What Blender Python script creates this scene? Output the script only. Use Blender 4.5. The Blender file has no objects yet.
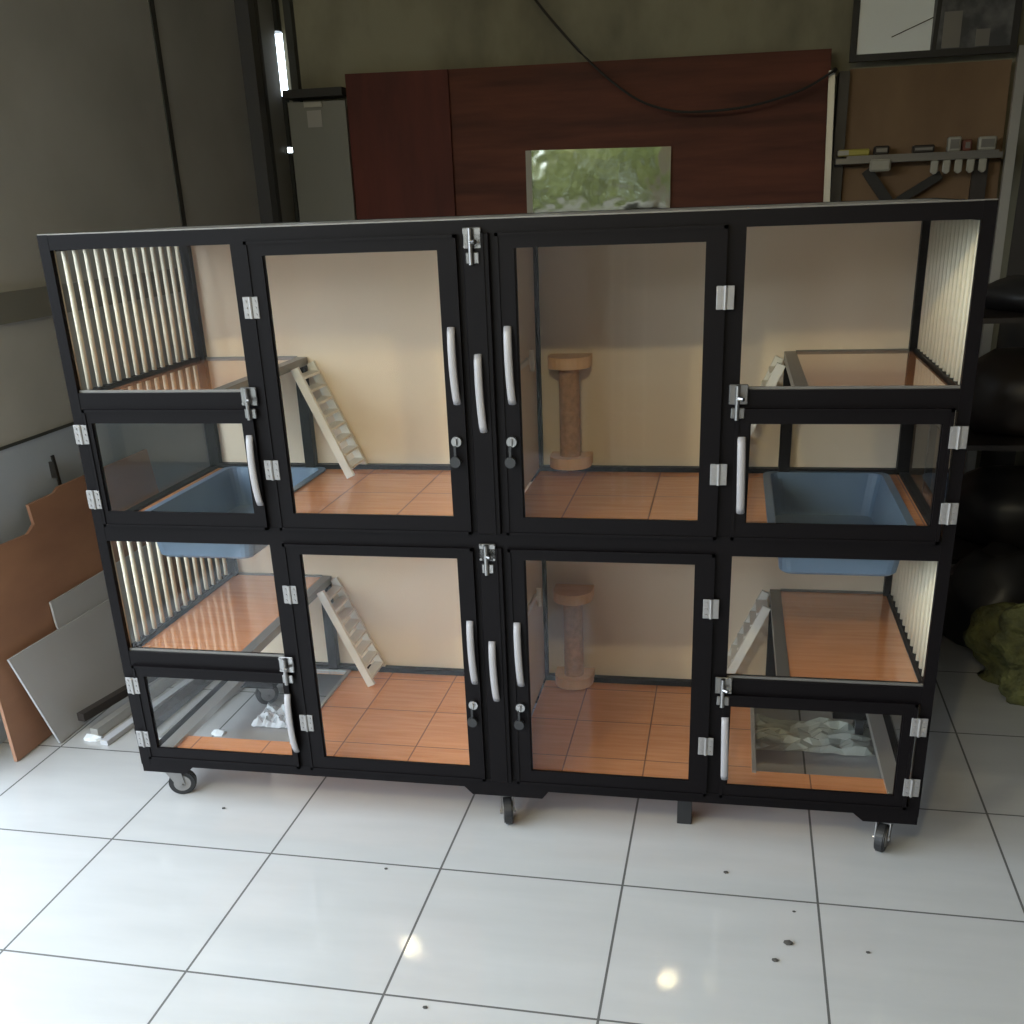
import bpy, bmesh, math, random
from mathutils import Vector, Matrix
random.seed(7)
SC = bpy.context.scene
C = bpy.context.scene.collection

# ------------------------------------------------------------------ camera
cam = bpy.data.cameras.new('camera'); co = bpy.data.objects.new('camera', cam); C.objects.link(co)
F, CX, CY = 1050.23, 514.25, 639.8
cam.sensor_width = 36; cam.lens = F/1024*36
cam.shift_x = (512-CX)/1024; cam.shift_y = (CY-512)/1024
cam.clip_start = .02
r = Vector((0.98087227, 0.19103636, -0.03734581)); u = Vector((-0.04022371, 0.3866434, 0.92135169)); f = Vector((-0.19045118, 0.90222613, -0.38693198))
m = Matrix.Identity(4)
for i in range(3):
    m[i][0] = r[i]; m[i][1] = u[i]; m[i][2] = -f[i]; m[i][3] = (1.72625, -2.55342, 1.68884)[i]
co.matrix_world = m
SC.camera = co

# ------------------------------------------------------------------ world, light, exposure
SC.view_settings.view_transform = 'Standard'; SC.view_settings.look = 'None'
SC.view_settings.gamma = 1; SC.view_settings.exposure = 0.0
SC.view_settings.use_curve_mapping = False
SC.cycles.sample_clamp_indirect = 0
w = bpy.data.worlds.new('sky'); SC.world = w; w.use_nodes = True
bg = w.node_tree.nodes['Background']
bg.inputs[0].default_value = (.76, .88, 1.0, 1); bg.inputs[1].default_value = 9.0

def portal(name, loc, rot, sx, sy):
    l = bpy.data.lights.new(name, 'AREA'); l.shape = 'RECTANGLE'; l.size = sx; l.size_y = sy
    l.cycles.is_portal = True
    o = bpy.data.objects.new(name, l); C.objects.link(o); o.location = loc; o.rotation_euler = rot
XW, XR, YB, YF, ZC = -.72, 3.40, 3.55, -4.6, 3.0
YL = .05           # the left wall ends here, open to daylight in front of it
FX = .8            # front opening runs from XW to FX
portal('daylight_front', ((XW+FX)/2, YF, 1.4), (math.radians(90), 0, 0), FX-XW, 2.8)
portal('daylight_left', (XW, (YF+YL)/2, 1.4), (math.radians(90), 0, math.radians(-90)), YL-YF, 2.8)

# ------------------------------------------------------------------ materials
def mat(name, col, rough=.5, metal=0, spec=.5, noise=None, bump=None, coat=0, emit=None):
    """noise=(scale, col2, lo, hi, stretch xyz)"""
    M = bpy.data.materials.new(name); M.use_nodes = True; nt = M.node_tree; b = nt.nodes['Principled BSDF']
    b.inputs['Base Color'].default_value = (*col, 1); b.inputs['Roughness'].default_value = rough
    b.inputs['Metallic'].default_value = metal; b.inputs['Specular IOR Level'].default_value = spec
    b.inputs['Coat Weight'].default_value = coat; b.inputs['Coat Roughness'].default_value = .05
    if emit: b.inputs['Emission Color'].default_value = (*emit[0], 1); b.inputs['Emission Strength'].default_value = emit[1]
    if noise or bump:
        tc = nt.nodes.new('ShaderNodeTexCoord'); mp = nt.nodes.new('ShaderNodeMapping')
        nt.links.new(tc.outputs['Object'], mp.inputs[0])
        st = (noise or bump)[4] if len(noise or bump) > 4 else (1, 1, 1)
        mp.inputs['Scale'].default_value = st
    if noise:
        n = nt.nodes.new('ShaderNodeTexNoise'); n.inputs['Scale'].default_value = noise[0]; n.inputs['Detail'].default_value = 6
        rp = nt.nodes.new('ShaderNodeValToRGB'); rp.color_ramp.elements[0].position = noise[2]; rp.color_ramp.elements[1].position = noise[3]
        rp.color_ramp.elements[0].color = (*col, 1); rp.color_ramp.elements[1].color = (*noise[1], 1)
        nt.links.new(mp.outputs[0], n.inputs['Vector']); nt.links.new(n.outputs['Fac'], rp.inputs[0]); nt.links.new(rp.outputs[0], b.inputs['Base Color'])
    if bump:
        n2 = nt.nodes.new('ShaderNodeTexNoise'); n2.inputs['Scale'].default_value = bump[0]
        bp = nt.nodes.new('ShaderNodeBump'); bp.inputs['Strength'].default_value = bump[1]; bp.inputs['Distance'].default_value = bump[2]
        nt.links.new(mp.outputs[0], n2.inputs['Vector']); nt.links.new(n2.outputs['Fac'], bp.inputs['Height']); nt.links.new(bp.outputs[0], b.inputs['Normal'])
    return M

def glass(name, tint=(.965, .97, .965), ior=1.42):
    M = bpy.data.materials.new(name); M.use_nodes = True; nt = M.node_tree; nt.nodes.clear()
    o = nt.nodes.new('ShaderNodeOutputMaterial'); mx = nt.nodes.new('ShaderNodeMixShader')
    t = nt.nodes.new('ShaderNodeBsdfTransparent'); t.inputs[0].default_value = (*tint, 1)
    g = nt.nodes.new('ShaderNodeBsdfGlossy'); g.inputs['Roughness'].default_value = .03
    fr = nt.nodes.new('ShaderNodeFresnel'); fr.inputs[0].default_value = ior
    ge = nt.nodes.new('ShaderNodeNewGeometry'); mm = nt.nodes.new('ShaderNodeMath'); mm.operation = 'MULTIPLY_ADD'   # only the front face of the thin pane reflects
    nt.links.new(ge.outputs['Backfacing'], mm.inputs[0]); mm.inputs[1].default_value = -1; mm.inputs[2].default_value = 1
    ml = nt.nodes.new('ShaderNodeMath'); ml.operation = 'MULTIPLY'; nt.links.new(fr.outputs[0], ml.inputs[0]); nt.links.new(mm.outputs[0], ml.inputs[1])
    nt.links.new(ml.outputs[0], mx.inputs[0]); nt.links.new(t.outputs[0], mx.inputs[1]); nt.links.new(g.outputs[0], mx.inputs[2]); nt.links.new(mx.outputs[0], o.inputs[0])
    return M

def tiled(name, c1, c2, grout, T, off, rot, gw, rough, nscale, stretch, coat=0, spec=.5, bump=.0):
    """square tiles in object space, with a thin grout line"""
    M = mat(name, c1, rough, spec=spec, noise=(nscale, c2, .3, .7, stretch), coat=coat)
    nt = M.node_tree; b = nt.nodes['Principled BSDF']; ramp = [n for n in nt.nodes if n.type == 'VALTORGB'][0]
    tc = nt.nodes.new('ShaderNodeTexCoord'); mp = nt.nodes.new('ShaderNodeMapping'); mp.vector_type = 'TEXTURE'
    mp.inputs['Location'].default_value = (*off, 0); mp.inputs['Rotation'].default_value = (0, 0, rot); mp.inputs['Scale'].default_value = (T[0], T[1], 1)
    nt.links.new(tc.outputs['Object'], mp.inputs[0])
    sx = nt.nodes.new('ShaderNodeSeparateXYZ'); nt.links.new(mp.outputs[0], sx.inputs[0])
    ms = []
    for k in range(2):
        fr = nt.nodes.new('ShaderNodeMath'); fr.operation = 'PINGPONG'; fr.inputs[1].default_value = .5
        nt.links.new(sx.outputs[k], fr.inputs[0])
        lt = nt.nodes.new('ShaderNodeMath'); lt.operation = 'LESS_THAN'; lt.inputs[1].default_value = gw/T[k]/2
        nt.links.new(fr.outputs[0], lt.inputs[0]); ms.append(lt)
    mx = nt.nodes.new('ShaderNodeMath'); mx.operation = 'MAXIMUM'
    nt.links.new(ms[0].outputs[0], mx.inputs[0]); nt.links.new(ms[1].outputs[0], mx.inputs[1])
    mc = nt.nodes.new('ShaderNodeMix'); mc.data_type = 'RGBA'
    nt.links.new(mx.outputs[0], mc.inputs[0]); nt.links.new(ramp.outputs[0], mc.inputs[6]); mc.inputs[7].default_value = (*grout, 1)
    nt.links.new(mc.outputs[2], b.inputs['Base Color'])
    mr = nt.nodes.new('ShaderNodeMapRange'); mr.inputs[3].default_value = rough; mr.inputs[4].default_value = .8
    nt.links.new(mx.outputs[0], mr.inputs[0]); nt.links.new(mr.outputs[0], b.inputs['Roughness'])
    return M

M = {}
M['tile'] = tiled('white_floor_tile', (.43, .43, .425), (.47, .47, .465), (.07, .07, .065), (.5, .5), (-.4914, .2829), -.01, .006, .07, 2.2, (1, 5, 1), spec=.8)
M['lam'] = tiled('orange_wood_tile', (.66, .265, .105), (.76, .34, .155), (.22, .09, .04), (.235, .235), (.353, .426), 0, .004, .22, 5, (1.2, 14, 1), coat=.1)
M['shelf'] = mat('orange_shelf_board', (.66, .25, .09), .07, spec=.8, coat=1, noise=(5, (.78, .33, .14), .3, .7, (1.2, 12, 1)))
M['black'] = mat('black_aluminium', (.004, .003, .0035), .46, spec=.11)
M['darkgrey'] = mat('dark_grey_plate', (.05, .05, .055), .4)
M['cream'] = mat('cream_panel', (.73, .60, .445), .32, spec=.35, noise=(1.6, (.77, .64, .48), .3, .7, (4, 4, .5)))
M['greypanel'] = mat('roof_panel', (.35, .33, .3), .4)
M['bar'] = mat('cream_bar', (.70, .62, .47), .5)
M['silver'] = mat('hinge_steel', (.27, .26, .255), .45, metal=.4)
M['chrome'] = mat('chrome', (.30, .29, .28), .3, metal=1)
M['handle'] = mat('pale_handle', (.30, .285, .29), .4)
M['glass'] = glass('clear_glass')
M['glass_smoke'] = glass('smoky_glass', (.72, .76, .77))
M['tray'] = mat('blue_plastic', (.12, .185, .27), .35, noise=(9, (.14, .21, .30), .3, .7))
M['white'] = mat('white_paint', (.78, .75, .68), .4)
M['edge'] = mat('grey_aluminium_edge', (.20, .19, .175), .35, metal=.5)
M['cap'] = mat('pale_wood', (.82, .52, .28), .5, noise=(7, (.74, .44, .22), .35, .7, (1, 8, 1)))
M['jute'] = mat('jute_rope', (.56, .30, .14), .9, noise=(60, (.42, .22, .10), .35, .65), bump=(180, .6, .003))
M['rubber'] = mat('black_rubber', (.015, .015, .016), .5)
M['gwall'] = mat('grey_wall_sheet', (.49, .485, .455), .5, spec=.35, noise=(1.5, (.38, .375, .35), .35, .7, (1, 1, 1.2)))
M['gwall_low'] = mat('blue_grey_wall_sheet', (.46, .52, .60), .45, noise=(1.8, (.40, .45, .52), .35, .7))  # blue-grey sheet, its colour made bluer for the blue light off the floor
M['seam'] = mat('wall_seam', (.05, .052, .047), .6)
M['bwall'] = mat('stained_concrete', (.30, .28, .20), .85, noise=(3.2, (.17, .155, .11), .38, .68, (1, 1, .6)))
M['ceil'] = mat('ceiling_grey', (.30, .29, .27), .8)
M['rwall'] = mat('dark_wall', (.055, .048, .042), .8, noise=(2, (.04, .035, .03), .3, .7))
M['fwall'] = mat('front_wall', (.22, .20, .18), .8)
M['ground'] = mat('outside_ground', (.13, .13, .11), .9, noise=(1.2, (.09, .10, .08), .3, .7))
M['mahog'] = mat('mahogany_board', (.15, .048, .030), .6, spec=.2, noise=(2.2, (.08, .028, .019), .35, .68, (.7, 1, 7)))
M['mahog2'] = mat('red_board', (.13, .035, .026), .6, spec=.2, noise=(2, (.09, .027, .021), .35, .68, (5, 1, 1)))
M['mirror'] = mat('mirror_glass', (.27, .27, .22), .06, metal=1, bump=(6, .12, .02))
M['brownboard'] = mat('brown_board', (.40, .215, .135), .5, noise=(2.4, (.30, .155, .10), .3, .7, (1, 1, 3)))
M['bare'] = mat('bare_wood_edge', (.42, .24, .12), .6)
M['greyboard'] = mat('grey_board', (.50, .51, .54), .45, noise=(2, (.43, .44, .46), .3, .7))
M['card'] = mat('brown_card', (.22, .135, .07), .75, noise=(2.5, (.17, .10, .052), .3, .7, (2, 1, 1)))
M['alu'] = mat('aluminium', (.50, .49, .46), .35, metal=.6)
M['darkbrown'] = mat('dark_profile', (.035, .028, .025), .45)
M['tool_y'] = mat('yellow_paint', (.40, .34, .06), .5)
M['tool_w'] = mat('dull_white', (.38, .36, .30), .5)
M['tool_g'] = mat('dull_green', (.09, .13, .06), .5)
M['tool_r'] = mat('dull_red', (.18, .06, .04), .5)
M['paper'] = mat('pale_paper', (.82, .86, .86), .35)
M['photo_dark'] = mat('dark_print', (.05, .052, .055), .35, noise=(9, (.14, .14, .14), .45, .65))
M['bag'] = mat('black_bag', (.022, .021, .022), .45)
M['green'] = mat('green_net', (.12, .12, .035), .8, noise=(14, (.06, .06, .02), .4, .6), bump=(30, .9, .03))
M['film'] = glass('plastic_film', (.80, .86, .86), 1.9)
M['film_g'] = mat('greenish_plastic', (.50, .53, .47), .35)
M['band'] = mat('dark_wall_band', (.20, .195, .17), .5)
M['wplastic'] = mat('white_plastic', (.75, .78, .8), .4)
M['cable'] = mat('cable_black', (.02, .018, .016), .6)
M['speck'] = mat('dirt_speck', (.06, .055, .05), .9)
M['lamp'] = mat('lamp_glow', (.9, .9, .8), .4, emit=((1.0, .86, .50), 900))
M['rackwhite'] = mat('rack_white', (.85, .85, .83), .5)
M['leaf'] = mat('leaf_green', (.13, .16, .05), .6, noise=(3, (.30, .31, .12), .35, .65))
M['bark'] = mat('bark', (.10, .07, .045), .9)

# ------------------------------------------------------------------ helpers
def B(): return bmesh.new()
def box(bm, x0, x1, y0, y1, z0, z1, bev=0):
    mm = Matrix.Translation(((x0+x1)/2, (y0+y1)/2, (z0+z1)/2)) @ Matrix.Diagonal((abs(x1-x0), abs(y1-y0), abs(z1-z0), 1))
    vs = bmesh.ops.create_cube(bm, size=1, matrix=mm)['verts']
    if bev:
        es = list({e for v in vs for e in v.link_edges})
        bmesh.ops.bevel(bm, geom=es, offset=bev, segments=1, affect='EDGES')
def rod(bm, a, b, rad, seg=8, r2=None):
    a = Vector(a); b = Vector(b); d = b-a
    q = d.to_track_quat('Z', 'Y').to_matrix().to_4x4()
    bmesh.ops.create_cone(bm, cap_ends=True, segments=seg, radius1=rad, radius2=rad if r2 is None else r2, depth=d.length, matrix=Matrix.Translation((a+b)/2) @ q)
def beam(bm, a, b, wx, wy, up=(0, 0, 1)):
    """rectangular bar from a to b; wx across, wy along 'up' side"""
    a = Vector(a); b = Vector(b); d = (b-a); L = d.length; d.normalize()
    s = d.cross(Vector(up)).normalized(); t = s.cross(d)
    mm = Matrix(((s.x, t.x, d.x, 0), (s.y, t.y, d.y, 0), (s.z, t.z, d.z, 0), (0, 0, 0, 1)))
    bmesh.ops.create_cube(bm, size=1, matrix=Matrix.Translation((a+b)/2) @ mm @ Matrix.Diagonal((wx, wy, L, 1)))
def tube(bm, pts, rad, seg=8, flat=1.0):
    pts = [Vector(p) for p in pts]; rings = []
    for i, p in enumerate(pts):
        d = (pts[min(i+1, len(pts)-1)]-pts[max(i-1, 0)]).normalized()
        a = d.cross(Vector((0, 0, 1)));
        if a.length < .1: a = d.cross(Vector((0, 1, 0)))
        if abs(d.z) > .7: a = Vector((1, 0, 0)) - d*d.x
        a.normalize(); b = d.cross(a)
        rings.append([bm.verts.new(p + a*math.cos(t)*rad + b*math.sin(t)*rad*flat) for t in [2*math.pi*k/seg for k in range(seg)]])
    for i in range(len(rings)-1):
        for k in range(seg):
            bm.faces.new((rings[i][k], rings[i][(k+1) % seg], rings[i+1][(k+1) % seg], rings[i+1][k]))
    bm.faces.new(rings[0][::-1]); bm.faces.new(rings[-1])
def prism(bm, poly, off):
    """polygon of 3D points extruded by vector off"""
    a = [bm.verts.new(Vector(p)) for p in poly]; b = [bm.verts.new(Vector(p)+Vector(off)) for p in poly]
    n = len(a)
    bm.faces.new(a); bm.faces.new(b[::-1])
    for i in range(n): bm.faces.new((a[i], b[i], b[(i+1) % n], a[(i+1) % n]))
def obj(name, bm, mt, parent=None, smooth=False, loc=None):
    bmesh.ops.recalc_face_normals(bm, faces=bm.faces)
    me = bpy.data.meshes.new(name)
    if loc: bmesh.ops.translate(bm, verts=bm.verts, vec=-Vector(loc))
    bm.to_mesh(me); bm.free(); me.materials.append(M[mt])
    if smooth:
        for p in me.polygons: p.use_smooth = True
    o = bpy.data.objects.new(name, me); C.objects.link(o)
    if loc: o.location = loc
    if parent: o.parent = parent
    return o
def tag(o, label, cat, group=None, kind=None):
    o['label'] = label; o['category'] = cat
    if group: o['group'] = group
    if kind: o['kind'] = kind
    return o
def thing(name, label, cat, loc=(0, 0, 0), group=None, rz=0):
    o = bpy.data.objects.new(name, None); C.objects.link(o); o.location = loc; o.rotation_euler = (0, 0, rz)
    return tag(o, label, cat, group)
def struct(name, bm, mt, parent=None):
    o = obj(name, bm, mt, parent)
    if not parent: o['kind'] = 'structure'
    return o
def dup(root, loc, label, mirror=False):
    def cp(o, par):
        c = o.copy(); C.objects.link(c); c.parent = par
        for ch in list(o.children): cp(ch, c)
        return c
    c = cp(root, None); c.location = loc; c['label'] = label
    if mirror: c.scale.x = -1
    return c

# ------------------------------------------------------------------ structure
b = B(); box(b, XW-.1, XR+.1, YF-.2, YB+.1, -.1, 0); struct('floor', b, 'tile')
b = B(); box(b, -14, 14, -16, YF-.2, -.16, -.03); box(b, -14, XW-.1, YF-.2, 8, -.16, -.03); struct('ground', b, 'ground')
b = B(); box(b, XW-.1, XR+.1, YF-.2, YB+.1, ZC, ZC+.1); struct('ceiling', b, 'ceil')
b = B(); box(b, XW-.06, XW, YL, 3.50, .963, ZC); struct('wall_left', b, 'gwall')
b = B(); box(b, XW-.06, XW+.001, YL, 3.50, 0, .963); struct('wall_left_lower', b, 'gwall_low')
b = B(); box(b, XW, XW+.006, YL, 3.40, .958, .968); struct('trim_1', b, 'seam')
b = B(); box(b, XW, XW+.02, YL, 2.06, 1.36, 1.46); struct('trim_2', b, 'band')
b = B(); box(b, XW, XW+.006, 2.15, 2.19, .97, ZC); struct('trim_3', b, 'seam')
b = B(); box(b, XW+.02, XR+.1, YB, YB+.1, 0, ZC); struct('wall_back', b, 'bwall')
b = B(); box(b, XW-.06, XW+.02, 3.50, YB+.05, 0, 1.97); box(b, XW-.06, XW+.02, 3.50, YB+.05, 2.0, 2.25); box(b, XW-.06, XW+.02, 3.50, YB+.05, 2.56, ZC); struct('trim_5', b, 'seam')
b = B(); box(b, XW, XW+.07, 3.02, 3.10, 0, ZC); box(b, XW, XW+.03, 3.2, 3.24, 0, ZC); struct('trim_6', b, 'darkgrey')
b = B(); box(b, XW+.06, XW+.10, 3.50, YB, 0, ZC); struct('trim_7', b, 'seam')
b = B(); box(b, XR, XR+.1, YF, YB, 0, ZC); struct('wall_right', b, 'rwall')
b = B(); box(b, FX, XR+.1, YF-.1, YF, 0, ZC); box(b, XW-.1, FX, YF-.1, YF, 2.8, ZC); struct('wall_front', b, 'fwall')
b = B(); box(b, XW-.06, XW, YF, YL, 2.8, ZC); box(b, XW-.06, XW, YL-.06, YL, 0, 2.8); struct('trim_8', b, 'gwall')

# ------------------------------------------------------------------ the cage
W, H, D = 2.269, 1.648, .75
cage = thing('cat_cage', 'wide black-framed two-storey cat cage with eight glass doors and windows on castors', 'cage', (0, 0, 0))
MX = lambda x, s: x if s < 0 else W-x      # mirrored bay
def mbox(bm, s, x0, x1, *a, **k):
    X = sorted((MX(x0, s), MX(x1, s))); box(bm, X[0], X[1], *a, **k)

# frame: posts and rails
b = B(); P = .036
for s in (-1, 1):
    mbox(b, s, -.0006, .028, -.0006, .016, .127, H+.0006)
    mbox(b, s, .0006, P, D-P, D-.0006, .127, H-.001)
    mbox(b, s, .517, .564, .0012, P-.001, .128, H-.002)
    mbox(b, s, 1.084, 1.1345, .0014, P-.001, .128, H-.002)
    for z0, z1 in ((.127, .149), (.866, .887), (1.62, H-.001)):
        mbox(b, s, 0, .028, .016, D-P, z0, z1)
    for z0, z1 in ((.460, .507), (1.206, 1.255)):
        mbox(b, s, .027, .526, .0006, P-.002, z0, z1)
        mbox(b, s, .003, .022, P, D-P, z0+.02, z1-.004)
box(b, 1.117, 1.152, D-P, D, .126, H)
for z0, z1 in ((.126, .158), (.845, .895), (1.612, H)):
    box(b, .001, W-.001, 0, P-.0005, z0, z1)
    box(b, .001, W-.001, D-P, D, z0, z1)
# foot plates under the bottom rail, with chamfered ends
for x0, x1, c0, c1 in ((.0, .17, 0, .03), (1.02, 1.27, .025, .02), (2.10, W, .03, 0)):
    prism(b, [(x0, .002, .127), (x1, .002, .127), (x1-c1, .002, .101), (x0+c0, .002, .101)], (0, .14, 0))
for x0, x1 in ((.0, .17), (1.02, 1.27), (2.10, W)):
    box(b, x0, x1, D-.14, D-.002, .101, .127)
obj('frame', b, 'black', cage)
# pale strip added as the light line on the frame's top face
b = B(); box(b, 0, W, .001, .02, H, H+.003); obj('top_edge_light_line', b, 'edge', cage)['label'] = 'thin pale strip standing for the light along the top front edge'
b = B(); box(b, .005, W-.005, .03, D-.003, H-.012, H-.001); obj('roof_panel', b, 'greypanel', cage)
b = B(); box(b, P, W-P, D-.012, D-.004, .15, .86); obj('back_panel', b, 'cream', cage)
b = B(); box(b, P, W-P, D-.012, D-.004, .888, 1.625); obj('back_panel', b, 'cream', cage)
for z0, z1 in ((.15, .857), (.888, 1.622)):
    b = B(); box(b, 1.126, 1.141, P+.001, D-P-.001, z0, z1); obj('divider_panel', b, 'cream', cage)
# small sliding latch on the divider
for z in (1.24, .50):
    b = B(); box(b, 1.141, 1.150, .36, .56, z, z+.018, bev=.003); rod(b, (1.158, .55, z-.02), (1.158, .55, z+.04), .008); box(b, 1.141, 1.158, .54, .56, z, z+.018)
    obj('divider_latch', b, 'white', cage)
# floors
HX0, HX1, HY0, HY1 = .07, .42, .17, .70
b = B()
for s in (-1, 1):
    mbox(b, s, HX1, 1.125, P, D-.013, .128, .14)
    mbox(b, s, HX0, HX1, P, HY0, .128, .14); mbox(b, s, HX0, HX1, HY1, D-.013, .128, .14)
obj('floor_panel', b, 'lam', cage)
b = B()
for s in (-1, 1):
    mbox(b, s, HX1, 1.125, P, D-.013, .868, .88)
    mbox(b, s, .03, HX0, P, D-.013, .868, .88); mbox(b, s, HX0, HX1, P, .10, .868, .88); mbox(b, s, HX0, HX1, .715, D-.013, .868, .88)
obj('floor_panel', b, 'lam', cage)
# metal edging round the lower openings
for s in (-1, 1):
    b = B()
    mbox(b, s, .026, HX0, P+.001, D-.014, .128, .150); mbox(b, s, HX1, HX1+.012, HY0-.01, HY1+.01, .13, .146)
    mbox(b, s, HX0, HX1, HY1, HY1+.01, .13, .146)
    obj('opening_edging', b, 'alu', cage)
# shelves
for z in (.49, 1.24):
    for s in (-1, 1):
        b = B(); mbox(b, s, .028, .365, P+.002, D-.013, z-.012, z)
        sh = obj('shelf', b, 'shelf', cage)
        b = B(); mbox(b, s, .352, .385, P+.002, D-.013, z-.022, z+.003); mbox(b, s, .03, .352, D-.022, D-.013, z-.02, z+.006)
        obj('shelf_edging', b, 'edge', sh)
        b = B(); zz = z-.022; mbox(b, s, .350, .383, D-.046, D-.013, (.14 if z < 1 else .88), zz)
        obj('shelf_post', b, 'black', cage)
# side grilles: each bar a sub-part
for z0, z1 in ((.495, .866), (1.243, 1.62)):
    for s in (-1, 1):
        b = B(); mbox(b, s, .004, .022, P, D-P, z1-.012, z1)
        g = obj('side_grille', b, 'black', cage)
        nb = 14
        for k in range(nb):
            y = .034+.0505*k
            bb = B(); xx = MX(.012, s); rod(bb, (xx, y, z0), (xx, y, z1), .0072, 8)
            obj('grille_bar', bb, 'bar', g, smooth=True)
for z0, z1 in ((.15, .49), (.888, 1.236)):
    for s in (-1, 1):
        b = B(); mbox(b, s, .010, .015, P, D-P, z0, z1); obj('side_glass', b, 'glass', cage)
# fixed front windows
for z0, z1 in ((.505, .869), (1.253, 1.624)):
    for s in (-1, 1):
        b = B(); mbox(b, s, .026, .528, .014, .018, z0, z1); obj('window_pane', b, 'glass', cage)
        b = B(); mbox(b, s, .028, .526, .008, .014, z0+.002, z0+.008); obj('window_bead', b, 'edge', cage)

def hinge(x, z, par):
    b = B(); box(b, x-.020, x+.020, -.0125, -.009, z-.026, z+.026, bev=.001); rod(b, (x, -.013, z-.026), (x, -.013, z+.026), .004)
    for dx in (-.012, .012):
        for dz in (-.016, 0, .016): rod(b, (x+dx, -.015, z+dz), (x+dx, -.012, z+dz), .003, 6)
    obj('hinge', b, 'silver', par)
def handle(x, z0, z1, par, lean=0.0):
    b = B(); pts = []
    for i in range(13):
        t = i/12; pts.append((x+lean*t, -.010-.016*math.sin(math.pi*t)**.6, z1+(z0-z1)*t))
    tube(b, pts, .0100, 8, .5)
    h = obj('handle', b, 'handle', par, smooth=True); h['label'] = 'pale bowed pull handle'
def lock(x, z, par):
    b = B(); rod(b, (x, -.008, z), (x, -.022, z), .013, 16); box(b, x-.002, x+.002, -.030, -.022, z-.008, z+.008)
    obj('lock', b, 'chrome', par)
    b = B(); rod(b, (x-.004, -.018, z-.05), (x-.004, -.030, z-.05), .014, 12); box(b, x-.007, x-.001, -.026, -.020, z-.045, z-.01)
    obj('lock_key', b, 'rubber', par)
def slide_latch(x, z, par):
    b = B()
    box(b, x-.022, x+.022, -.010, -.006, z-.028, z+.02, bev=.002); box(b, x-.016, x+.016, -.014, -.010, z-.060, z-.034, bev=.002)
    rod(b, (x-.002, -.018, z-.062), (x-.002, -.018, z+.018), .006, 10); rod(b, (x-.002, -.018, z-.012), (x+.012, -.030, z-.012), .005, 8)
    for dx, dz in ((-.018, .014), (.018, .014), (-.018, -.022), (.018, -.022)): rod(b, (x+dx, -.012, z+dz), (x+dx, -.009, z+dz), .0035, 6)
    obj('slide_latch', b, 'chrome', par)
def door(s, x0, x1, z0, z1, gx0, gx1, gz0, gz1, hx, hz, hdx, hz0, hz1, mtl='glass'):
    b = B(); y0, y1 = -.009, -.001+.0
    # the door frame sits proud of the cage frame
    mbox(b, s, x0, gx0, y0, .002-.003, z0, z1); mbox(b, s, gx1, x1, y0, -.001, z0, z1)
    mbox(b, s, gx0, gx1, y0, -.001, z0, gz0); mbox(b, s, gx0, gx1, y0, -.001, gz1, z1)
    # inner stepped lip
    t = .008
    mbox(b, s, gx0-.001, gx0+.003, -.004, .004, gz0, gz1); mbox(b, s, gx1-.003, gx1+.001, -.004, .004, gz0, gz1)
    # raised outer rim
    mbox(b, s, x0, x0+t, y0-.003, y0, z0, z1); mbox(b, s, x1-t, x1, y0-.003, y0, z0, z1); mbox(b, s, x0, x1, y0-.003, y0, z1-t, z1); mbox(b, s, x0, x1, y0-.003, y0, z0, z0+t)
    d = obj('door', b, 'black', cage)
    b = B(); mbox(b, s, gx0+.002, gx1-.002, -.002, .003, gz0+.0, gz1-.0); obj('glass_pane', b, mtl, d)
    for z in hz: hinge(MX(hx, s), z, d)
    handle(MX(hdx, s), hz0, hz1, d, .005)
    return d
for s in (-1, 1):
    # big doors (hinged on the outer side)
    d = door(s, .558, 1.088, .890, 1.618, .602, 1.043, .937, 1.584, .558, (1.464, 1.055), 1.065, 1.226, 1.409)
    lock(MX(1.064, s), 1.134, d)
    d = door(s, .558, 1.088, .153, .852, .605, 1.046, .198, .823, .564, (.706, .309), 1.070, .463, .648)
    lock(MX(1.068, s), .40, d)
    # small doors
    d = door(s, .036, .523, .890, 1.213, .057, .490, .934, 1.177, .022, (1.147, .967), .507, .960, 1.146)
    slide_latch(MX(.519, s), 1.250, d)
    d = door(s, .036, .523, .153, .465, .068, .506, .193, .431, .028, (.400, .2215), .516, .212, .399)
    slide_latch(MX(.524, s), .495, d)
# centre cover strips with their own handles
for z0, z1, h0, h1, lz in ((.891, 1.619, 1.157, 1.345, 1.612), (.153, .854, .414, .591, .845)):
    b = B(); box(b, 1.104, 1.166, -.010, -.0005, z0, z1, bev=.002); box(b, 1.148, 1.154, -.013, -.009, z0, z1)
    c = obj('centre_stile', b, 'black', cage)
    handle(1.128, h0, h1, c, .006); slide_latch(1.127, lz, c)

# castors
def castor(x, y, rz):
    b = B(); box(b, -.03, .03, -.028, .028, .094, .1005, bev=.002)
    rod(b, (0, 0, .094), (0, 0, .088), .018, 14)
    for sy in (-1, 1):
        prism(b, [(-.022, sy*.017, .089), (.022, sy*.017, .089), (.030, sy*.017, .038), (.012, sy*.017, .026)], (0, .003*sy, 0))
    box(b, -.022, .022, -.019, .019, .0855, .0895)
    rod(b, (.021, -.023, .036), (.021, .023, .042), .006, 10)
    o = obj('castor', b, 'chrome', cage); o.location = (x, y, 0); o.rotation_euler = (0, 0, rz)
    b = B(); rod(b, (.021, -.0125, .042), (.021, .0125, .042), .042, 28); bmesh.ops.bevel(b, geom=[e for e in b.edges if abs(e.verts[0].co.y-e.verts[1].co.y) < 1e-4], offset=.004, segments=2, affect='EDGES')
    wl = obj('wheel', b, 'rubber', o, smooth=False)
    b = B(); rod(b, (.021, -.0145, .042), (.021, .0145, .042), .026, 20); obj('wheel_hub', b, 'silver', o)
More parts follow.
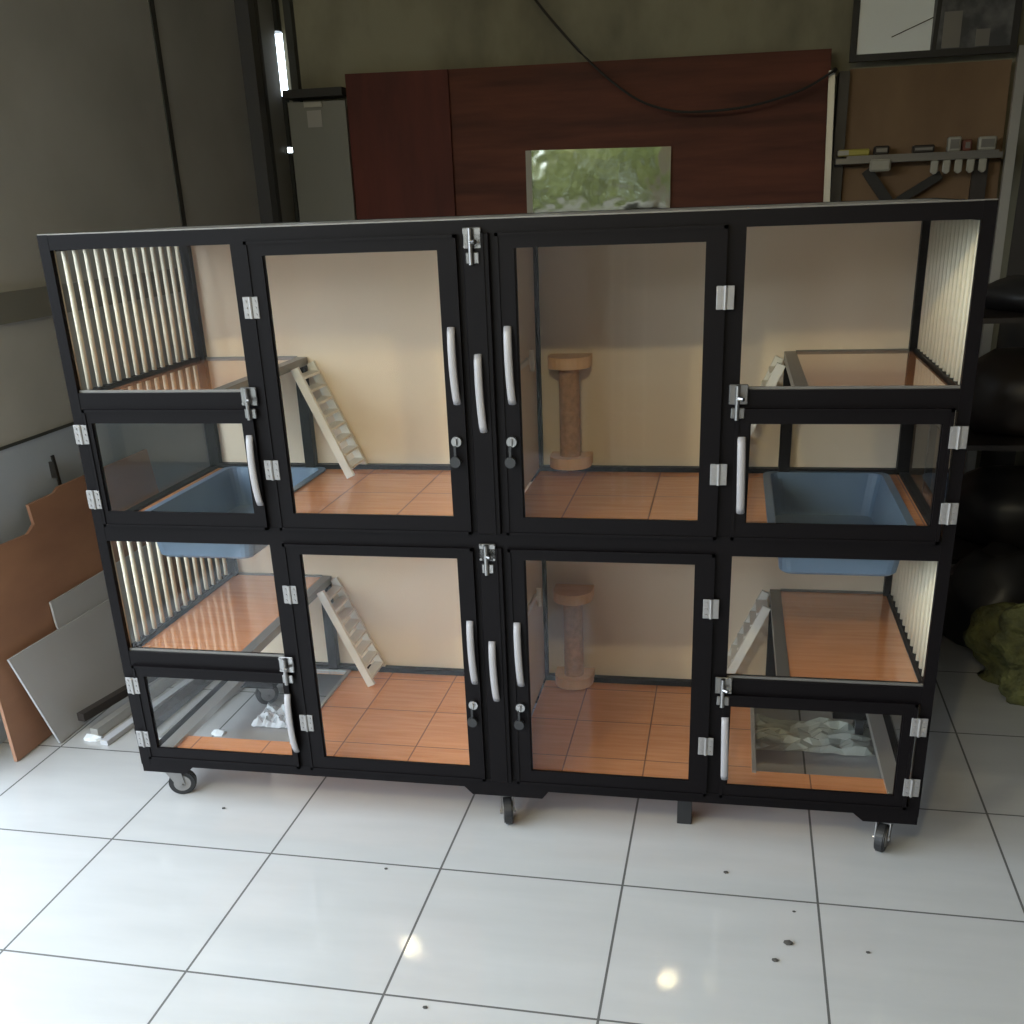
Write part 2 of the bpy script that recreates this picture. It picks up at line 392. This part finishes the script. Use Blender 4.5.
castor(.075, .045, math.radians(22)); castor(1.137, .045, math.radians(-75)); castor(2.195, .045, math.radians(-110))
castor(.085, .68, math.radians(40)); castor(1.137, .68, math.radians(60)); castor(2.195, .68, math.radians(80))
b = B(); box(b, 1.630, 1.672, .08, .12, .0, .127, bev=.002); obj('support_leg', b, 'rubber', cage)

# ------------------------------------------------------------------ inside the cage
def make_ladder(label):
    # local origin at the foot, leaning towards -x to the shelf edge
    t = thing('cat_ladder', label, 'ladder', (0, 0, 0), 'small white ladders in the cage')
    a = Vector((0, 0, .004)); c = Vector((-.150, 0, .345))
    for y in (-.068, .068):
        b = B(); beam(b, a+Vector((0, y, 0)), c+Vector((0, y, 0)), .014, .026, up=(1, 0, .4)); obj('stringer', b, 'white', t)
    for k in range(8):
        q = a.lerp(c, (k+.7)/8.4)
        b = B(); box(b, q.x-.018, q.x+.018, -.062, .062, q.z-.004, q.z+.004); obj('tread', b, 'white', t)
    return t
LX, LY = .548, .662
l0 = make_ladder('white cat ladder inside the cage, upper storey left, leaning on the shelf'); l0.location = (LX, LY, .881)
dup(l0, (LX, LY, .141), 'white cat ladder inside the cage, lower storey left, leaning on the shelf')
dup(l0, (W-LX, LY, .881), 'cat ladder inside the cage, upper storey right, mostly hidden by the black rail', True)
dup(l0, (W-LX, LY, .141), 'cat ladder inside the cage, lower storey right, below the right shelf', True)

def make_tray(label):
    # local: origin at centre of the rim plane
    t = thing('litter_tray', label, 'litter tray', (0, 0, 0), 'blue litter trays')
    b = B(); hx, hy, h, tk = .168, .298, .125, .005
    def ring(ix, iy, z, rr):
        vs = []
        for cx, cy, a0 in ((1, 1, 0), (-1, 1, 90), (-1, -1, 180), (1, -1, 270)):
            for k in range(5):
                a = math.radians(a0+k*22.5); vs.append(b.verts.new((cx*(ix-rr)+math.cos(a)*rr, cy*(iy-rr)+math.sin(a)*rr, z)))
        return vs
    rs = [ring(hx+.016, hy+.010, .0025, .04), ring(hx+.016, hy+.010, .007, .04), ring(hx-tk, hy-tk, .007, .035), ring(hx-.022-tk, hy-.022-tk, -h+.006, .03)]
    ro = [ring(hx-.001, hy-.001, .0025, .035), ring(hx-.02, hy-.02, -h+.008, .03), ring(hx-.028, hy-.028, -h, .028)]
    n = 20
    for a, c in list(zip(rs, rs[1:]))+list(zip(ro, ro[1:]))+[(rs[0], ro[0])]:
        for k in range(n): b.faces.new((a[k], a[(k+1) % n], c[(k+1) % n], c[k]))
    b.faces.new(rs[-1]); b.faces.new(ro[-1][::-1])
    obj('tray_body', b, 'tray', t, smooth=False)
    return t
t0 = make_tray('blue plastic litter tray sunk in the upper left floor of the cage'); t0.location = (.245, .408, .880)
dup(t0, (W-.245, .408, .880), 'blue plastic litter tray sunk in the upper right floor of the cage')

def make_post(label):
    t = thing('scratching_post', label, 'scratching post', (0, 0, 0), 'wall scratching posts')
    for z in (0, .305):
        b = B()
        poly = [(-.065, 0, z), (.065, 0, z), (.065, -.05, z)]+[(.065*math.cos(a), -.05-.065*math.sin(a), z) for a in [math.pi*k/12 for k in range(1, 12)]]+[(-.065, -.05, z)]
        prism(b, poly, (0, 0, .034)); obj('end_cap', b, 'cap', t)
    b = B(); rings = 30; seg = 20; rr = []
    for i in range(rings*2+1):
        z = .034+.271*i/(rings*2); r_ = .033-.0025*(i % 2)
        rr.append([b.verts.new((r_*math.cos(2*math.pi*k/seg), -.052+r_*math.sin(2*math.pi*k/seg), z)) for k in range(seg)])
    for i in range(rings*2):
        for k in range(seg): b.faces.new((rr[i][k], rr[i][(k+1) % seg], rr[i+1][(k+1) % seg], rr[i+1][k]))
    obj('rope_column', b, 'jute', t, smooth=True)
    return t
p0 = make_post('short jute scratching post with wooden caps on the upper right back panel'); p0.location = (1.247, D-.0125, .905)
dup(p0, (1.247, D-.0125, .150), 'short scratching post with wooden caps in the lower storey of the cage')

# ------------------------------------------------------------------ left side: leaning boards and profiles
def lean(x0, k, y, z): return (x0-k*z, y, z)
A = [(.16, 0.004), (.183, .23), (.183, .60), (.42, .679), (.577, .673), (.623, .695), (.625, .764), (.781, .765), (.814, .779), (1.45, .775), (1.45, .004)]
b = B(); prism(b, [lean(-.572, .12, y, z) for y, z in A], (-.012, 0, 0)); t = tag(obj('brown_board', b, 'brownboard'), 'large brown board with notched top edge leaning on the left wall', 'board')
b = B(); Cc = [(.545, .004), (.545, .35), (.558, .426), (1.3, .422), (1.3, .004)]
b2 = [lean(-.530, .19, y, z) for y, z in Cc]; prism(b, b2, (-.008, 0, 0)); tag(obj('grey_board', b, 'greyboard'), 'pale grey board standing behind the nearest grey one, in front of brown board', 'board')
b = B(); Bb = [(.300, .004), (.25, .338), (.30, .338), (1.15, .318), (1.15, .004)]
prism(b, [lean(-.500, .25, y, z) for y, z in Bb], (-.008, 0, 0)); tag(obj('grey_board', b, 'greyboard'), 'nearest grey board, tilted in front of the others at left', 'board')
b = B(); prism(b, [(-.700, .852, .885), (-.700, .868, .885), (-.700, .878, .772), (-.700, .862, .772)], (.006, 0, 0)); box(b, -.721, -.700, .86, .87, .80, .86)
tag(obj('wall_hook', b, 'cable'), 'small black hook on the blue-grey left wall above the brown board', 'hook')
def profile(a, c, wd, hh, mt, label):
    b = B(); beam(b, a, c, wd, hh); t = tag(obj('metal_profile', b, mt), label, 'metal profile', 'loose profiles on the floor')
profile((-.405, .36, .018), (-.30, 1.35, .018), .03, .034, 'alu', 'dull aluminium profile on the floor left of cage')
profile((-.475, .40, .055), (-.33, 1.10, .055), .03, .03, 'darkbrown', 'dark profile lying topmost against the grey board')
profile((-.25, .40, .014), (-.19, 1.35, .014), .05, .026, 'darkbrown', 'dark flat profile between the pale ones beside the cage')
profile((-.125, .32, .020), (-.035, 1.05, .020), .035, .038, 'alu', 'pale profile on the floor seen through the lower left small door')
profile((-.34, .31, .010), (-.26, 1.0, .010), .03, .018, 'greyboard', 'thin grey strip on the floor next to the cage base')
def scrap(name, x, y, s, label, mt='wplastic', seed=0):
    rnd = random.Random(seed); b = B(); n = 7
    vs = []
    for k in range(n):
        a = 2*math.pi*k/n; q = s*rnd.uniform(.6, 1.1); vs.append((x+q*math.cos(a), y+q*.7*math.sin(a)))
    top = [b.verts.new((px, py, .003+rnd.uniform(0, s*.35))) for px, py in vs]; c = b.verts.new((x, y, .006+s*.4)); bot = [b.verts.new((px, py, .001)) for px, py in vs]
    for k in range(n):
        b.faces.new((top[k], top[(k+1) % n], c)); b.faces.new((bot[k], bot[(k+1) % n], top[(k+1) % n], top[k]))
    b.faces.new(bot[::-1])
    return tag(obj(name, b, mt), label, 'scrap')
scrap('plastic_scrap', .025, .44, .032, 'white plastic scrap on the floor, nearest of those seen through the lower left small door', seed=1)
scrap('plastic_scrap', .06, .78, .045, 'white plastic scrap behind the nearer one, seen through the lower left small door', seed=2)
scrap('plastic_scrap', -.40, .345, .04, 'white scrap on the floor among the profiles left of the cage', seed=3)
def crumple(b, cx, cy, sx, sy, hh, n=14, seed=5):
    rnd = random.Random(seed); g = []
    for i in range(n):
        row = []
        for j in range(n):
            x = cx+sx*(i/(n-1)-.5); y = cy+sy*(j/(n-1)-.5)
            e = min(i, j, n-1-i, n-1-j)
            row.append(b.verts.new((x+rnd.uniform(-.3, .3)*sx/n, y+rnd.uniform(-.3, .3)*sy/n, .002+rnd.uniform(0, hh)*(1 if e else .15))))
        g.append(row)
    for i in range(n-1):
        for j in range(n-1): b.faces.new((g[i][j], g[i+1][j], g[i+1][j+1], g[i][j+1]))
b = B(); crumple(b, .20, .58, .17, .15, .035); tag(obj('plastic_sheet', b, 'wplastic'), 'crumpled whitish plastic sheet under the left bay of the cage', 'plastic sheet')
b = B(); crumple(b, 2.02, .66, .42, .22, .03, seed=9); tag(obj('plastic_sheet', b, 'film_g'), 'crumpled greenish plastic sheet under the right bay of the cage', 'plastic sheet')

# ------------------------------------------------------------------ back wall
b = B(); prism(b, [(.22, 3.42, 0.0), (2.19, 3.42, 0.0), (2.15, 3.42, 2.300), (.22, 3.42, 2.318)], (0, .02, 0))
tag(obj('wood_board', b, 'mahog'), 'large dark mahogany board standing against the back wall behind the cage', 'board')
b = B(); prism(b, [(-.33, 3.395, 0.0), (.24, 3.395, 0.0), (.24, 3.395, 2.316), (-.315, 3.395, 2.325)], (0, .02, 0))
tag(obj('wood_board', b, 'mahog2'), 'narrower dark red board overlapping the left end of the mahogany board', 'board')
b = B(); prism(b, [(-.64, 3.36, 0), (-.325, 3.36, 0), (-.315, 3.36, 2.20), (-.635, 3.36, 2.205)], (0, .025, 0))
t = tag(obj('grey_sheet', b, 'band'), 'dark grey narrow panel at the left corner behind the cage', 'panel')
b = B(); box(b, -.54, -.44, 3.345, 3.36, 2.175, 2.20); obj('clip', b, 'tool_w', t); b = B(); box(b, -.53, -.45, 3.352, 3.36, 2.08, 2.16); obj('sticker', b, 'greypanel', t)
b = B(); box(b, -.66, -.33, 3.365, 3.52, 2.225, 2.265); tag(obj('dark_ledge', b, 'cable'), 'short black ledge above the grey corner panel', 'ledge')
t = thing('mirror_panel', 'rectangular mirror piece reflecting greenery, leaning on the mahogany board', 'mirror', (1.02, 3.37, 0))
b = B(); prism(b, [(-.34, 0, .0), (.37, 0, .0), (.37, .03, 1.905), (-.355, .03, 1.918)], (0, .006, 0)); obj('mirror_glass', b, 'mirror', t)
b = B(); prism(b, [(-.385, 0, .0), (-.341, 0, .0), (-.356, .03, 1.918), (-.385, .03, 1.918)], (0, .010, 0)); obj('side_strip', b, 'tool_w', t)
for o in t.children: o.location.z = 0
# cable
pts = [(.60, 3.33, 2.74), (.771, 3.3, 2.525), (.991, 3.3, 2.297), (1.189, 3.3, 2.141), (1.337, 3.3, 2.076), (1.485, 3.3, 2.051), (1.726, 3.3, 2.057), (1.915, 3.3, 2.091), (2.05, 3.3, 2.135), (2.163, 3.3, 2.197)]
fine = []
for i in range(len(pts)-1):
    for k in range(4):
        t_ = k/4; p_ = [Vector(pts[max(0, min(len(pts)-1, i+j))]) for j in (-1, 0, 1, 2)]
        fine.append(.5*((2*p_[1])+(-p_[0]+p_[2])*t_+(2*p_[0]-5*p_[1]+4*p_[2]-p_[3])*t_**2+(-p_[0]+3*p_[1]-3*p_[2]+p_[3])*t_**3))
fine.append(Vector(pts[-1]))
b = B(); tube(b, fine, .0065, 6); rod(b, (.60, 3.33, 2.735), (.55, 3.36, 3.0), .009, 6); rod(b, (2.163, 3.3, 2.197), (2.165, 3.34, 2.2), .012)
tag(obj('hanging_cable', b, 'cable', smooth=True), 'black cable sagging in front of the mahogany board', 'cable')
b = B(); beam(b, (2.215, 3.28, 0), (2.154, 3.36, 2.20), .03, .02, up=(0, 1, 0)); tag(obj('metal_pole', b, 'alu'), 'pale metal pole standing at the right end of the mahogany board', 'pole')
b = B(); box(b, 2.195, 2.244, 3.42, 3.545, 0, 2.20); tag(obj('dark_post', b, 'darkbrown'), 'dark upright post right of the pale pole', 'post')
b = B(); prism(b, [(2.27, 3.46, 0), (3.02, 3.46, 0), (2.985, 3.46, 2.21), (2.245, 3.46, 2.21)], (0, .015, 0))
tag(obj('brown_sheet', b, 'card'), 'plain brown panel on the back wall under the framed print', 'panel')
# framed print
t = thing('framed_print', 'black-framed print, pale left half, dark right half, high on the back wall', 'picture', (0, 3.40, 0))
b = B(); X0, X1, Z0, Z1 = 2.235, 2.985, 2.235, 2.78
box(b, X0, X0+.03, 0, .03, Z0+.03, Z1-.03); box(b, X1-.03, X1, 0, .03, Z0+.03, Z1-.03); box(b, X0, X1, 0, .03, Z0, Z0+.03); box(b, X0, X1, 0, .03, Z1-.03, Z1); obj('frame', b, 'cable', t)
b = B(); box(b, X0+.03, 2.60, .008, .02, Z0+.03, Z1-.03); o = obj('pale_print', b, 'paper', t)
b = B(); beam(b, (2.42, .006, 2.33), (2.60, .006, 2.40), .004, .006, up=(0, 1, 0)); beam(b, (2.615, .004, 2.26), (2.635, .004, 2.75), .02, .006, up=(0, 1, 0)); obj('print_line', b, 'cable', t)
b = B(); box(b, 2.60, X1-.03, .008, .02, Z0+.03, Z1-.03); obj('dark_print', b, 'photo_dark', t)
b = B(); box(b, 2.65, 2.73, .004, .008, 2.27, 2.42); box(b, 2.80, 2.86, .004, .008, 2.27, 2.34); obj('print_patch', b, 'edge', t)
# rail with small tools
b = B(); box(b, 2.20, 2.97, 3.33, 3.455, 1.785, 1.81); box(b, 2.25, 2.95, 3.325, 3.333, 1.81, 1.82)
tag(obj('tool_rail', b, 'edge'), 'narrow rail of tools across the brown panel', 'rail')
for i, (x0, x1, zz, hh, mt, nm, lb) in enumerate([
        (2.21, 2.36, 1.8205, .03, 'tool_y', 'spirit_level', 'yellow and white level at the left end of the tool rail'),
        (2.38, 2.45, 1.8205, .04, 'darkbrown', 'hand_tool', 'dark tool next to the yellow level'),
        (2.56, 2.66, 1.8205, .035, 'darkbrown', 'hand_tool', 'black tool in the middle of the tool rail'),
        (2.72, 2.78, 1.8205, .065, 'tool_w', 'small_box', 'pale box left of the red one on the tool rail'),
        (2.79, 2.83, 1.8205, .05, 'tool_r', 'small_box', 'reddish box on the tool rail'),
        (2.86, 2.94, 1.8205, .06, 'tool_w', 'small_box', 'pale box at the right end of the tool rail')]):
    b = B(); box(b, x0, x1, 3.35, 3.40, zz, zz+hh, bev=.006)
    t = tag(obj(nm, b, mt), lb, nm.replace('_', ' ').replace('small ', ''))
    if nm == 'spirit_level':
        b = B(); box(b, x0-.0, x0+.05, 3.346, 3.404, zz+.004, zz+hh-.004); obj('end_sleeve', b, 'tool_w', t)
    else:
        b = B(); box(b, x0+.01, x1-.01, 3.346, 3.35, zz+.012, zz+hh-.012); obj('front_label', b, 'edge', t)
t = thing('tool_clip', 'first pale clip hanging below the tool rail', 'clip', (0, 0, 0), 'clips under the tool rail')
ords = ['leftmost', 'second', 'third', 'fourth', 'fifth']
for k in range(5):
    x = 2.665+.055*k
    b = B(); box(b, -.018, .018, -.006, .006, -.055, 0, bev=.004); rod(b, (0, -.012, -.05), (0, .012, -.05), .012, 10)
    if k == 0:
        bpy.data.objects.remove(t)
        base = tag(obj('tool_clip', b, 'tool_w'), ords[0]+' of the five pale clips under the tool rail', 'clip', 'clips under the tool rail'); base.location = (x, 3.336, 1.784)
    else:
        b.free(); c = base.copy(); C.objects.link(c); c.location = (x, 3.336, 1.784); c['label'] = ords[k]+' of the five pale clips under the tool rail'
b = B(); box(b, 2.36, 2.46, 3.31, 3.33, 1.745, 1.80, bev=.008); rod(b, (2.385, 3.305, 1.77), (2.385, 3.33, 1.77), .016); rod(b, (2.435, 3.305, 1.77), (2.435, 3.33, 1.77), .016)
tag(obj('clamp', b, 'tool_w'), 'pale clamp at the left of the tool rail above the dark arms', 'clamp')
b = B(); beam(b, (2.355, 3.40, 1.755), (2.475, 3.40, 1.60), .05, .02, up=(0, 1, 0)); tag(obj('metal_offcut', b, 'cable'), 'dark slanting arm below the tool rail, the one sloping down to the right', 'bracket')
b = B(); beam(b, (2.51, 3.40, 1.60), (2.71, 3.40, 1.72), .04, .02, up=(0, 1, 0)); tag(obj('metal_offcut', b, 'cable'), 'dark slanting arm below the tool rail, the one rising to the right', 'bracket')
b = B(); prism(b, [(2.86, 3.42, 0), (2.93, 3.42, 0), (2.93, 3.42, 1.78), (2.86, 3.42, 1.78)], (0, .03, 0)); tag(obj('dark_post', b, 'darkbrown'), 'dark upright post under the right end of the tool rail', 'post')
b = B(); beam(b, (2.97, 3.15, 0), (3.02, 3.42, 2.26), .045, .03, up=(0, 1, 0)); tag(obj('metal_pole', b, 'alu'), 'pale pole leaning in the right back corner', 'pole')
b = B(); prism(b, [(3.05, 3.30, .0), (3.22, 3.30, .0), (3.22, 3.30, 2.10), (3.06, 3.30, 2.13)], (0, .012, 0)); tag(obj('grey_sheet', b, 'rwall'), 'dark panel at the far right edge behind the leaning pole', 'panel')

# ------------------------------------------------------------------ right side: dark storage
t = thing('storage_rack', 'dark storage rack in the shadow at right of the cage', 'rack', (2.95, 2.1, 0))
for x in (-.32, .26):
    for y in (-.3, .3):
        b = B(); box(b, x-.015, x+.015, y-.015, y+.015, 0, 1.25); obj('upright', b, 'bag', t)
for z in (.25, .72, 1.20):
    b = B(); box(b, -.33, .27, -.3, .3, z-.01, z+.01); obj('shelf', b, 'darkbrown', t)
def lump(name, label, cat, c, s, mt, seed, sub=3, amp=.18, crease=False):
    b = B(); bmesh.ops.create_icosphere(b, subdivisions=sub, radius=1); rnd = random.Random(seed)
    ph = [(Vector((rnd.uniform(-1, 1), rnd.uniform(-1, 1), rnd.uniform(-1, 1))).normalized(), rnd.uniform(2, 7), rnd.uniform(0, 6)) for _ in range(9)]
    for v in b.verts:
        n = v.co.normalized(); q = 1+amp*sum(abs(math.sin(f_*n.dot(d_)+o_))-.5 for d_, f_, o_ in ph)/3
        v.co = Vector((n.x*s[0], n.y*s[1], n.z*s[2]))*q
        if v.co.z < -s[2]*.78: v.co.z = -s[2]*.78
    mz = min(v.co.z for v in b.verts)
    for v in b.verts: v.co.z -= mz
    o = obj(name, b, mt, smooth=not crease); o.location = c; return tag(o, label, cat)
lump('black_bag', 'black bag on the top shelf of the dark rack', 'bag', (2.93, 2.1, 1.211), (.24, .24, .07), 'bag', 3)
lump('cloth_bundle', 'dark brown bundle on the middle shelf of the dark rack', 'bundle', (2.90, 2.1, .731), (.24, .24, .18), 'tool_r', 4).data.materials[0] = M['darkbrown']
lump('black_bag', 'black bag on the lowest shelf of the dark rack', 'bag', (2.92, 2.1, .261), (.24, .24, .17), 'bag', 8)
lump('black_bag', 'black bag on the floor behind the green net bag', 'bag', (2.80, 1.58, .0), (.20, .17, .20), 'bag', 5, amp=.3)
lump('black_bag', 'black bag on the floor nearest the cage corner', 'bag', (2.45, 1.50, .0), (.10, .13, .14), 'bag', 6, amp=.3)
lump('net_bag', 'crumpled olive-green net bag on the floor at the right edge', 'bag', (2.97, 1.07, .0), (.20, .20, .18), 'green', 11, sub=5, amp=.9, crease=True)

# ------------------------------------------------------------------ floor specks
SPK = [(1.922, -.415, .013, 'largest dark speck on the white tiles at lower right'), (1.889, -.482, .009, 'speck just left of and below the largest one at lower right'),
       (1.772, -.143, .008, 'speck on the tile below the right big door of the cage'), (1.942, -.287, .005, 'tiny speck above the largest one at lower right'),
       (2.107, -.421, .006, 'small speck farthest right on the tiles'), (.854, -.254, .006, 'small speck on the tile in front of the left big door'),
       (.261, -.02, .007, 'speck on the floor just right of the left front castor'), (1.106, -.76, .007, 'speck at the lower edge of the photo between the two lamp glints')]
for x, y, s_, where in SPK:
    b = B(); bmesh.ops.create_icosphere(b, subdivisions=1, radius=1); bmesh.ops.scale(b, vec=(s_, s_*.8, s_*.3), verts=b.verts)
    o = tag(obj('dirt_speck', b, 'speck'), where, 'speck', 'dirt specks on the floor'); o.location = (x, y, s_*.3)

# white rack behind the viewer, seen only as a faint reflection in the glass doors
t = thing('white_rack', 'slim white rack standing in the room opposite the cage', 'rack', (1.17, -3.5, 0))
for x in (-.09, -.02, .09):
    b = B(); box(b, x-.009, x+.009, -.01, .01, 0, 1.45); obj('upright', b, 'rackwhite', t)
for z in (.30, .52, .72, 1.435):
    b = B(); box(b, -.081, .081, -.008, .012, z, z+.02); obj('crossbar', b, 'rackwhite', t)

b = B(); box(b, -14, 14, -9.2, -9, -.1, 1.9); struct('wall_horizon_block', b, 'fwall')  # unseen wall added to keep the bright horizon out of the glass reflections
b = B(); box(b, -9.2, -9, -9, 8, -.1, 1.2); struct('wall_horizon_block_side', b, 'fwall')  # unseen low wall added to shape reflections from the left

# ------------------------------------------------------------------ ceiling lamps (seen by their glints on the floor)
for i, (x, y) in enumerate(((-.13, -2.63), (1.51, -2.56))):
    t = thing('ceiling_lamp', ['warm round ceiling lamp near the left opening', 'warm round ceiling lamp above the middle of the room'][i], 'lamp', (x, y, 2.7), 'ceiling lamps')
    b = B(); bmesh.ops.create_uvsphere(b, u_segments=20, v_segments=12, radius=.043); obj('bulb', b, 'lamp', t, smooth=True)
    b = B(); rod(b, (0, 0, .04), (0, 0, .11), .022, 14); obj('socket', b, 'tool_w', t); b = B(); rod(b, (0, 0, .11), (0, 0, .30), .004, 6); obj('cord', b, 'cable', t)

# ------------------------------------------------------------------ trees outside, seen in the mirror piece
for i, (x, y, s_) in enumerate(((-3.7, -12.0, 1.6), (-.5, -11.5, 1.6), (3.6, -12.5, 1.4), (-7.8, -11.8, 1.7))):
    t = thing('garden_tree', ['leafy tree outside the left of the front opening', 'tallest leafy tree outside the front opening', 'leafy tree outside the right of the front opening', 'leafy tree standing farthest left outside the front opening'][i], 'tree', (x, y, -.03))
    b = B(); rod(b, (0, 0, 0), (0, 0, 2.4), .12, 10, .07); obj('trunk', b, 'bark', t)
    b = B(); rnd = random.Random(20+i)
    for _ in range(3500):
        d_ = Vector((rnd.gauss(0, 1), rnd.gauss(0, 1), rnd.gauss(0, 1))).normalized()*rnd.uniform(.5, 1)**.5
        q = Vector((d_.x*s_, d_.y*s_, 2.2+d_.z*s_*.95)); a = Vector((rnd.uniform(-1, 1), rnd.uniform(-1, 1), rnd.uniform(-1, 1))).normalized(); c_ = a.orthogonal().normalized()
        L = rnd.uniform(.10, .2)
        vs = [b.verts.new(q+a*L), b.verts.new(q+c_*L*.45), b.verts.new(q-a*L), b.verts.new(q-c_*L*.45)]; b.faces.new(vs)
    obj('foliage', b, 'leaf', t)
